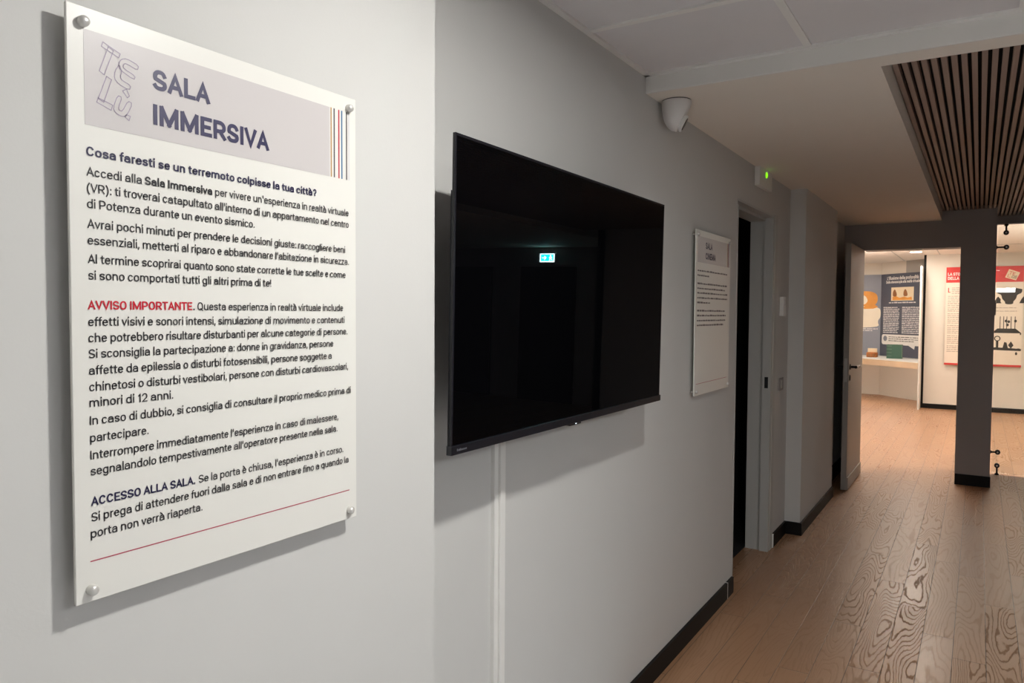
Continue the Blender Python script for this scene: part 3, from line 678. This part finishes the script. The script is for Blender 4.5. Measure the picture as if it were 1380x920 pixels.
for u0, u1 in ((0.085, 0.50), (0.57, 1.04)):
    bm = bmesh.new()
    for k in range(15): dashes(bm, PE, u0, u1-random.choice((0, 0, 0.02, 0.05, 0.12 if k in (9, 13) else 0.03)), 1.622-k*0.0325, 0.018, 0.03, 0.10, 0.010)
    obj('text_column', bm, M_lgrey, E1)
bm = bmesh.new()
def rrect(u0, u1, v0, v1, r, n=6):
    o = []
    for cu_, cv, a0 in ((u1-r, v1-r, 0), (u0+r, v1-r, PI/2), (u0+r, v0+r, PI), (u1-r, v0+r, 1.5*PI)):
        o += [(cu_+r*math.cos(a0+PI/2*i/n), cv+r*math.sin(a0+PI/2*i/n)) for i in range(n+1)]
    return o
poly(bm, PE, rrect(0.057, 1.045, 0.952, 1.138, 0.045), 0.0012); poly(bm, PE, [(0.73, 0.960), (0.91, 0.960), (0.892, 0.888)], 0.0012)
obj('speech_bubble', bm, M_wprint, E1)
bm = bmesh.new(); poly(bm, PE, [(0.150+0.05*math.cos(i*PI/12), 1.062+0.05*math.sin(i*PI/12)) for i in range(24)], 0.002)
obj('bubble_icon', bm, M_boothg, E1)
bm = bmesh.new()
for k in range(3): dashes(bm, PE, 0.24, 0.98-0.1*(k == 2), 1.088-k*0.035, 0.012, 0.04, 0.10, 0.012, 0.002)
obj('bubble_text', bm, M_grey, E1)

PL = Plane((-4.0, 15.48, 0), (1, 0, 0), (0, -1, 0))
o6 = slab('trim_6', PB, 0.64, u_len, 2.2455, ZF-0.001, 0.001, 0.010, M_bulk, None); o6['kind'] = 'structure'
E2 = thing('exhibit_board', 'light grey board with orange and cream portrait cutout beside the open door', 'exhibit board', (-2.6, 15.47, 0.736))
slab('board', PL, 1.0, 2.435, 0.738, 2.245, 0.001, 0.016, M_boothg, E2)
PP = Plane(PL.p(0, 0, 0.016), PL.u, PL.n)
bm = bmesh.new(); poly(bm, PP, smooth_loop([(1.60, 1.255), (2.42, 1.255), (2.385, 1.38), (2.435, 1.45), (2.435, 1.58), (2.40, 1.63), (2.20, 1.66), (1.85, 1.64), (1.60, 1.55)], 2), 0.002); obj('portrait_body', bm, M_cream, E2)
bm = bmesh.new(); poly(bm, PP, smooth_loop([(1.90, 1.65), (2.33, 1.66), (2.385, 1.76), (2.37, 1.88), (2.27, 1.935), (2.08, 1.94), (1.93, 1.88), (1.87, 1.76)], 2), 0.003); obj('portrait_hair', bm, M_orange, E2)
bm = bmesh.new(); poly(bm, PP, smooth_loop([(1.95, 1.68), (2.16, 1.68), (2.22, 1.76), (2.16, 1.87), (1.97, 1.87)], 2), 0.004); obj('portrait_face', bm, M_cream, E2)
bm = bmesh.new(); poly(bm, PP, [(2.12, 1.63), (2.21, 1.675), (2.34, 1.685), (2.39, 1.64), (2.31, 1.61), (2.16, 1.605)], 0.0035); obj('portrait_collar', bm, M_orange, E2)
bm = bmesh.new(); dashes(bm, PP, 1.75, 2.39, 1.222, 0.02, 0.03, 0.1, 0.012); obj('caption', bm, M_lgrey, E2); bm = bmesh.new(); dashes(bm, PP, 1.75, 2.30, 1.190, 0.02, 0.03, 0.1, 0.012); obj('caption', bm, M_lgrey, E2)

# things on the counter
def rotbox(u0, u1, v0, v1, d0, d1, P):
    bm = bmesh.new()
    a = [bm.verts.new(P.p(u, v, d)) for u in (u0, u1) for v in (v0, v1) for d in (d0, d1)]
    for f in ((0, 1, 3, 2), (4, 6, 7, 5), (0, 4, 5, 1), (2, 3, 7, 6), (0, 2, 6, 4), (1, 5, 7, 3)): bm.faces.new([a[i] for i in f])
    bmesh.ops.recalc_face_normals(bm, faces=bm.faces)
    return bm
PK = Plane((-1.345, 14.62, 0.7352), (1, -0.1, 0), (-0.1, -1, 0))
K = thing('standing_book', 'dark green hardback standing on the white counter below the speech bubble', 'book', PK.p(0.11, 0))
obj('page_block', rotbox(0.02, 0.222, 0.008, 0.238, 0.008, 0.072, PK), M_cream, K)
bm = rotbox(0.0, 0.230, 0, 0.245, 0.072, 0.080, PK)
for dd in (rotbox(0.0, 0.230, 0, 0.245, 0, 0.008, PK), rotbox(-0.012, 0.008, 0, 0.245, 0, 0.080, PK)):
    me = bpy.data.meshes.new('x'); dd.to_mesh(me); dd.free(); bm.from_mesh(me)
obj('cover', bm, M_green, K)
for v in (0.04, 0.10, 0.16, 0.215):
    bm = bmesh.new(); PR = PK
    obj('spine_band', rotbox(-0.014, 0.070, v, v+0.008, 0.0805, 0.082, PK), M_bandg, K)
PV = Plane((-1.70, 14.88, 0.7352), (1, -0.1, 0), (-0.1, -1, 0))
V = thing('stereo_viewer', 'small amber wooden box viewer with pale flap on the far counter', 'viewer', PV.p(0.12, 0))
bm = rotbox(0.0, 0.172, 0, 0.088, 0, 0.12, PV); bevel(bm, 0.012, 2); obj('body', bm, M_amber, V)
obj('flap', rotbox(0.008, 0.160, 0.0879, 0.158, 0.02, 0.05, PV), M_sepia, V)
for u in (0.05, 0.122):
    obj('eyepiece', lathe(bmesh.new(), [(0.028, 0), (0.028, 0.03), (0.020, 0.032)], 20, axis_m(PV.p(u, 0.040, 0.1195), PV.n)), M_brown, V, True)

# poster on the far wall, partly behind the pillar
PX0, PX1, PZ0, PZ1 = -0.460, 0.553, 0.713, 2.250
Q = thing('wall_poster', 'tall cream poster with red header on the far wall behind the pillar', 'poster', (0.05, 13.665, PZ0))
obj('board', boxes((PX0, PX1, 13.66, 13.67, PZ0, PZ1)), M_poster, Q)
obj('spacer', boxes((PX0+0.1, PX1-0.1, 13.67, 13.70, PZ0+0.1, PZ1-0.1)), M_black, Q)
PQ = Plane((PX0, 13.66, PZ0), (1, 0, 0), (0, -1, 0))
bm = bmesh.new(); rect(bm, PQ, 0, PX1-PX0, 1.295, PZ1-PZ0, 0.0006, 0.0004); obj('header_band', bm, M_posterred, Q)
bm = bmesh.new(); rect(bm, PQ, 0, PX1-PX0, 0, 0.03, 0.0006, 0.0004); obj('bottom_band', bm, M_posterred, Q)
bm = bmesh.new(); text_bm(bm, PQ, 'LA STORIA', 0.022, 1.405, width=0.245, cap=0.047, bold=0.018, d=0.0015); obj('heading_text', bm, M_wprint, Q); bm = bmesh.new(); text_bm(bm, PQ, 'DELLA S', 0.022, 1.340, width=0.195, cap=0.047, bold=0.018, d=0.0015)
obj('heading_text', bm, M_wprint, Q)
bm = bmesh.new(); poly(bm, PQ, [(0.775, 1.365), (0.915, 1.318), (0.965, 1.435), (0.825, 1.490)], 0.002); obj('logo_card', bm, M_sepia, Q)
bm = bmesh.new()
rot = lambda u, v: (0.87+(u*0.94+v*0.34), 1.404+(v*0.94-u*0.34))
for seg in ([(-0.055, 0.04), (-0.005, 0.04)], [(-0.03, 0.04), (-0.03, -0.005)], [(0.0, 0.035), (0.025, 0.035)], [(0.0, 0.035), (0.0, 0.0)], [(0.0, 0.018), (0.02, 0.018)], [(0.0, 0.0), (0.025, 0.0)], [(-0.05, -0.012), (-0.05, -0.05)], [(-0.05, -0.05), (-0.015, -0.05)]):
    stroke(bm, PQ, [rot(*q) for q in seg], 0.007, False, 0.003)
obj('logo_letters', bm, M_posterred, Q)
bm = bmesh.new()
for seg in ([(0.005, -0.015), (0.005, -0.045)], [(0.005, -0.045), (0.03, -0.045)], [(0.03, -0.045), (0.03, -0.015)], [(0.012, -0.002), (0.022, -0.010)], [(0.045, 0.0), (0.045, -0.045)], [(0.058, 0.0), (0.058, -0.045)]):
    stroke(bm, PQ, [rot(*q) for q in seg], 0.007, False, 0.003)
obj('logo_letters', bm, M_grey, Q)
bm = bmesh.new(); rect(bm, PQ, 0.03, 0.042, 1.14, 1.215, 0.0008); rect(bm, PQ, 0.03, 0.062, 1.14, 1.150, 0.0008); obj('drop_capital', bm, M_posterred, Q)
v = 1.205; blk = 0
for nrow, u0 in ((4, 0.08), (9, 0.03), (6, 0.03), (5, 0.03), (5, 0.03), (4, 0.03)):
    bm = bmesh.new()
    for k in range(nrow):
        dashes(bm, PQ, u0, 0.44, v, 0.013, 0.02, 0.07, 0.008, 0.0008); v -= 0.029
    obj('text_block', bm, M_bodyprint, Q); v -= 0.014
PR2 = Plane((PX0+0.04, 13.66, PZ0), (1, 0, 0), (0, -1, 0))
# engravings in the right-hand column
def blob(pts, k=2): return smooth_loop([(u, v) for u, v in pts], k)
bm = bmesh.new()
poly(bm, PR2, blob([(0.63, 1.20), (0.96, 1.20), (0.955, 1.125), (0.895, 1.10), (0.885, 1.04), (0.84, 0.985), (0.75, 0.985), (0.705, 1.04), (0.695, 1.10), (0.635, 1.125)], 1), 0.001)
poly(bm, PR2, blob([(0.745, 1.01), (0.85, 1.01), (0.85, 0.955), (0.745, 0.955)], 1), 0.0012)
for s in (0.60, 0.925): poly(bm, PR2, [(s, 0.97), (s+0.10, 0.97), (s+0.085, 1.00), (s+0.09, 1.03), (s+0.055, 1.075), (s+0.035, 1.05), (s+0.02, 1.02)], 0.001)
obj('engraving', bm, M_sil, Q)
bm = bmesh.new()
poly(bm, PR2, [(0.58, 0.515), (0.965, 0.515), (0.89, 0.585), (0.66, 0.585)], 0.001)
for u in (0.69, 0.735, 0.775, 0.83, 0.88): rect(bm, PR2, u-0.005, u+0.005, 0.58, 0.77, 0.0012)
for u, v in ((0.765, 0.70), (0.80, 0.69), (0.785, 0.64), (0.885, 0.70)): poly(bm, PR2, [(u+0.018*math.cos(i*PI/6), v+0.022*math.sin(i*PI/6)) for i in range(12)], 0.0014)
rect(bm, PR2, 0.585, 0.60, 0.49, 0.52, 0.0012); rect(bm, PR2, 0.945, 0.96, 0.49, 0.52, 0.0012)
obj('engraving', bm, M_sil, Q)
bm = bmesh.new()
poly(bm, PR2, [(0.55, 0.255), (0.96, 0.245), (0.97, 0.275), (0.86, 0.285), (0.63, 0.295), (0.55, 0.272)], 0.001)
rect(bm, PR2, 0.645, 0.675, 0.29, 0.395, 0.0012); stroke(bm, PR2, [(0.66+0.035*math.cos(i*PI/8), 0.43+0.035*math.sin(i*PI/8)) for i in range(16)], 0.012, True, 0.0012)
poly(bm, PR2, [(0.73, 0.285), (0.80, 0.285), (0.78, 0.37), (0.75, 0.38)], 0.0012)
poly(bm, PR2, [(0.80, 0.33), (0.835, 0.39), (0.87, 0.33), (0.835, 0.28)], 0.0013)
for u in (0.575, 0.905): poly(bm, PR2, [(u+0.015*math.cos(i*PI/6), 0.205+0.024*math.sin(i*PI/6)) for i in range(12)], 0.0012)
poly(bm, PR2, [(0.93+0.035*math.cos(i*PI/6), 0.265+0.020*math.sin(i*PI/6)) for i in range(12)], 0.0014)
obj('engraving', bm, M_sil, Q)
for v in (0.895, 0.845):
    bm = bmesh.new(); dashes(bm, PR2, 0.60, 0.90, v, 0.012, 0.03, 0.08, 0.008, 0.0008); obj('caption', bm, M_bodyprint, Q)

# far room downlights, then added uplight fills
for i, (x, y) in enumerate(((-0.85, 13.0), (-2.1, 14.4), (-0.6, 10.6), (-2.2, 10.6), (0.9, 10.4), (0.6, 12.4), (-0.5, 8.75), (0.95, 9.0))):
    lab = ['round lit ceiling downlight in front of the exhibit board'] + ['round downlight in the far room ceiling, second row position %s' % q for q in ('left of the booth', 'before the poster wall', 'by the left wall', 'on the right side', 'before the poster', 'behind the doorway head', 'behind the glass pane')]
    downlight((x, y), 0.075, M_lampF, lab[i], 'far room downlights', ZF)

for x, y, lab in ((-1.65, 9.5, 'added fill uplight on the left of the far room near the door'), (-1.95, 11.6, 'added fill uplight on the left of the far room near the booth'), (1.7, 9.6, 'added fill uplight on the right of the far room')):
    t = thing('fill_uplight', lab, 'added fill lamp', (x, y, 0))  # added out of view to lift the far ceiling's brightness
    M = Matrix.Translation((x, y, 0))
    obj('base', lathe(bmesh.new(), [(0.14, 0), (0.14, 0.015), (0.03, 0.03)], 32, M), M_black, t, True)
    obj('pole', lathe(bmesh.new(), [(0.012, 0.03), (0.012, 1.50)], 16, M), M_black, t, True)
    bm = bmesh.new(); n = 36
    prof = [(0.02, 1.495), (0.09, 1.53), (0.15, 1.60), (0.146, 1.60), (0.088, 1.537), (0.02, 1.505)]
    rg = [[bm.verts.new(M @ Vector((a*math.cos(2*PI*i/n), a*math.sin(2*PI*i/n), b))) for i in range(n)] for a, b in prof]
    for k in range(6):
        for i in range(n): bm.faces.new((rg[k][i], rg[k][(i+1) % n], rg[(k+1) % 6][(i+1) % n], rg[(k+1) % 6][i]))
    obj('bowl', bm, M_black, t, True)
    obj('fill_disc', lathe(bmesh.new(), [(0.118, 1.568), (0.118, 1.573)], n, M), M_upfill, t)

# ------------------------------------------------------------------ hall behind the camera and to the right (seen only in reflections)
ex = thing('exit_sign', 'lit green exit sign with white running figure and arrow, mirrored in the television', 'exit sign', (3.74, 9.97, 2.12))
obj('casing', bevel(boxes((3.605, 3.875, 9.955, 10.0, 2.122, 2.268)), 0.004), M_white, ex)
PX = Plane((3.74, 9.955, 2.195), (1, 0, 0), (0, -1, 0))
bm = bmesh.new(); rect(bm, PX, -0.125, 0.125, -0.063, 0.063, 0.001); obj('border', bm, M_exitw, ex)
bm = bmesh.new(); rect(bm, PX, -0.112, 0.112, -0.050, 0.055, 0.002); obj('face', bm, M_exitg, ex)
bm = bmesh.new()
poly(bm, PX, [(-0.06+0.011*math.cos(i*PI/6), 0.033+0.011*math.sin(i*PI/6)) for i in range(12)], 0.003)
for a, b in (((-0.06, 0.02), (-0.066, -0.008)), ((-0.066, -0.008), (-0.045, -0.02)), ((-0.045, -0.02), (-0.05, -0.040)), ((-0.066, -0.008), (-0.085, -0.035)), ((-0.06, 0.018), (-0.04, 0.0)), ((-0.06, 0.018), (-0.082, 0.004))):
    stroke(bm, PX, [a, b], 0.010, False, 0.003)
obj('pictogram', bm, M_exitw, ex); bm = bmesh.new()
for a, b in (((0.02, 0.0), (0.085, 0.0)), ((0.02, 0.0), (0.045, 0.025)), ((0.02, 0.0), (0.045, -0.025))): stroke(bm, PX, [a, b], 0.011, False, 0.003)
obj('arrow', bm, M_exitw, ex)
struct('door_4', boxes((3.25, 4.2, 9.95, 10.0, 0, 2.06)), M_dark, 'dark door under the exit sign')
struct('door_5', boxes((4.75, 5.7, 9.95, 10.0, 0, 2.06)), M_dark, 'dark door beyond the exit sign')
struct('door_6', boxes((0.02, 0.94, -3.2, -3.16, 0, 1.98)), M_leaf, 'pale door behind the camera')
el = thing('emergency_lamp', 'lit white emergency lamp mirrored as a bar in the glass pane', 'emergency lamp', (0.48, -3.2, 2.0))
obj('housing', bevel(boxes((0.30, 0.66, -3.2, -3.165, 2.0, 2.112)), 0.004), M_white, el)
obj('diffuser', bevel(boxes((0.307, 0.653, -3.1655, -3.150, 2.010, 2.102)), 0.006), M_emerg, el)
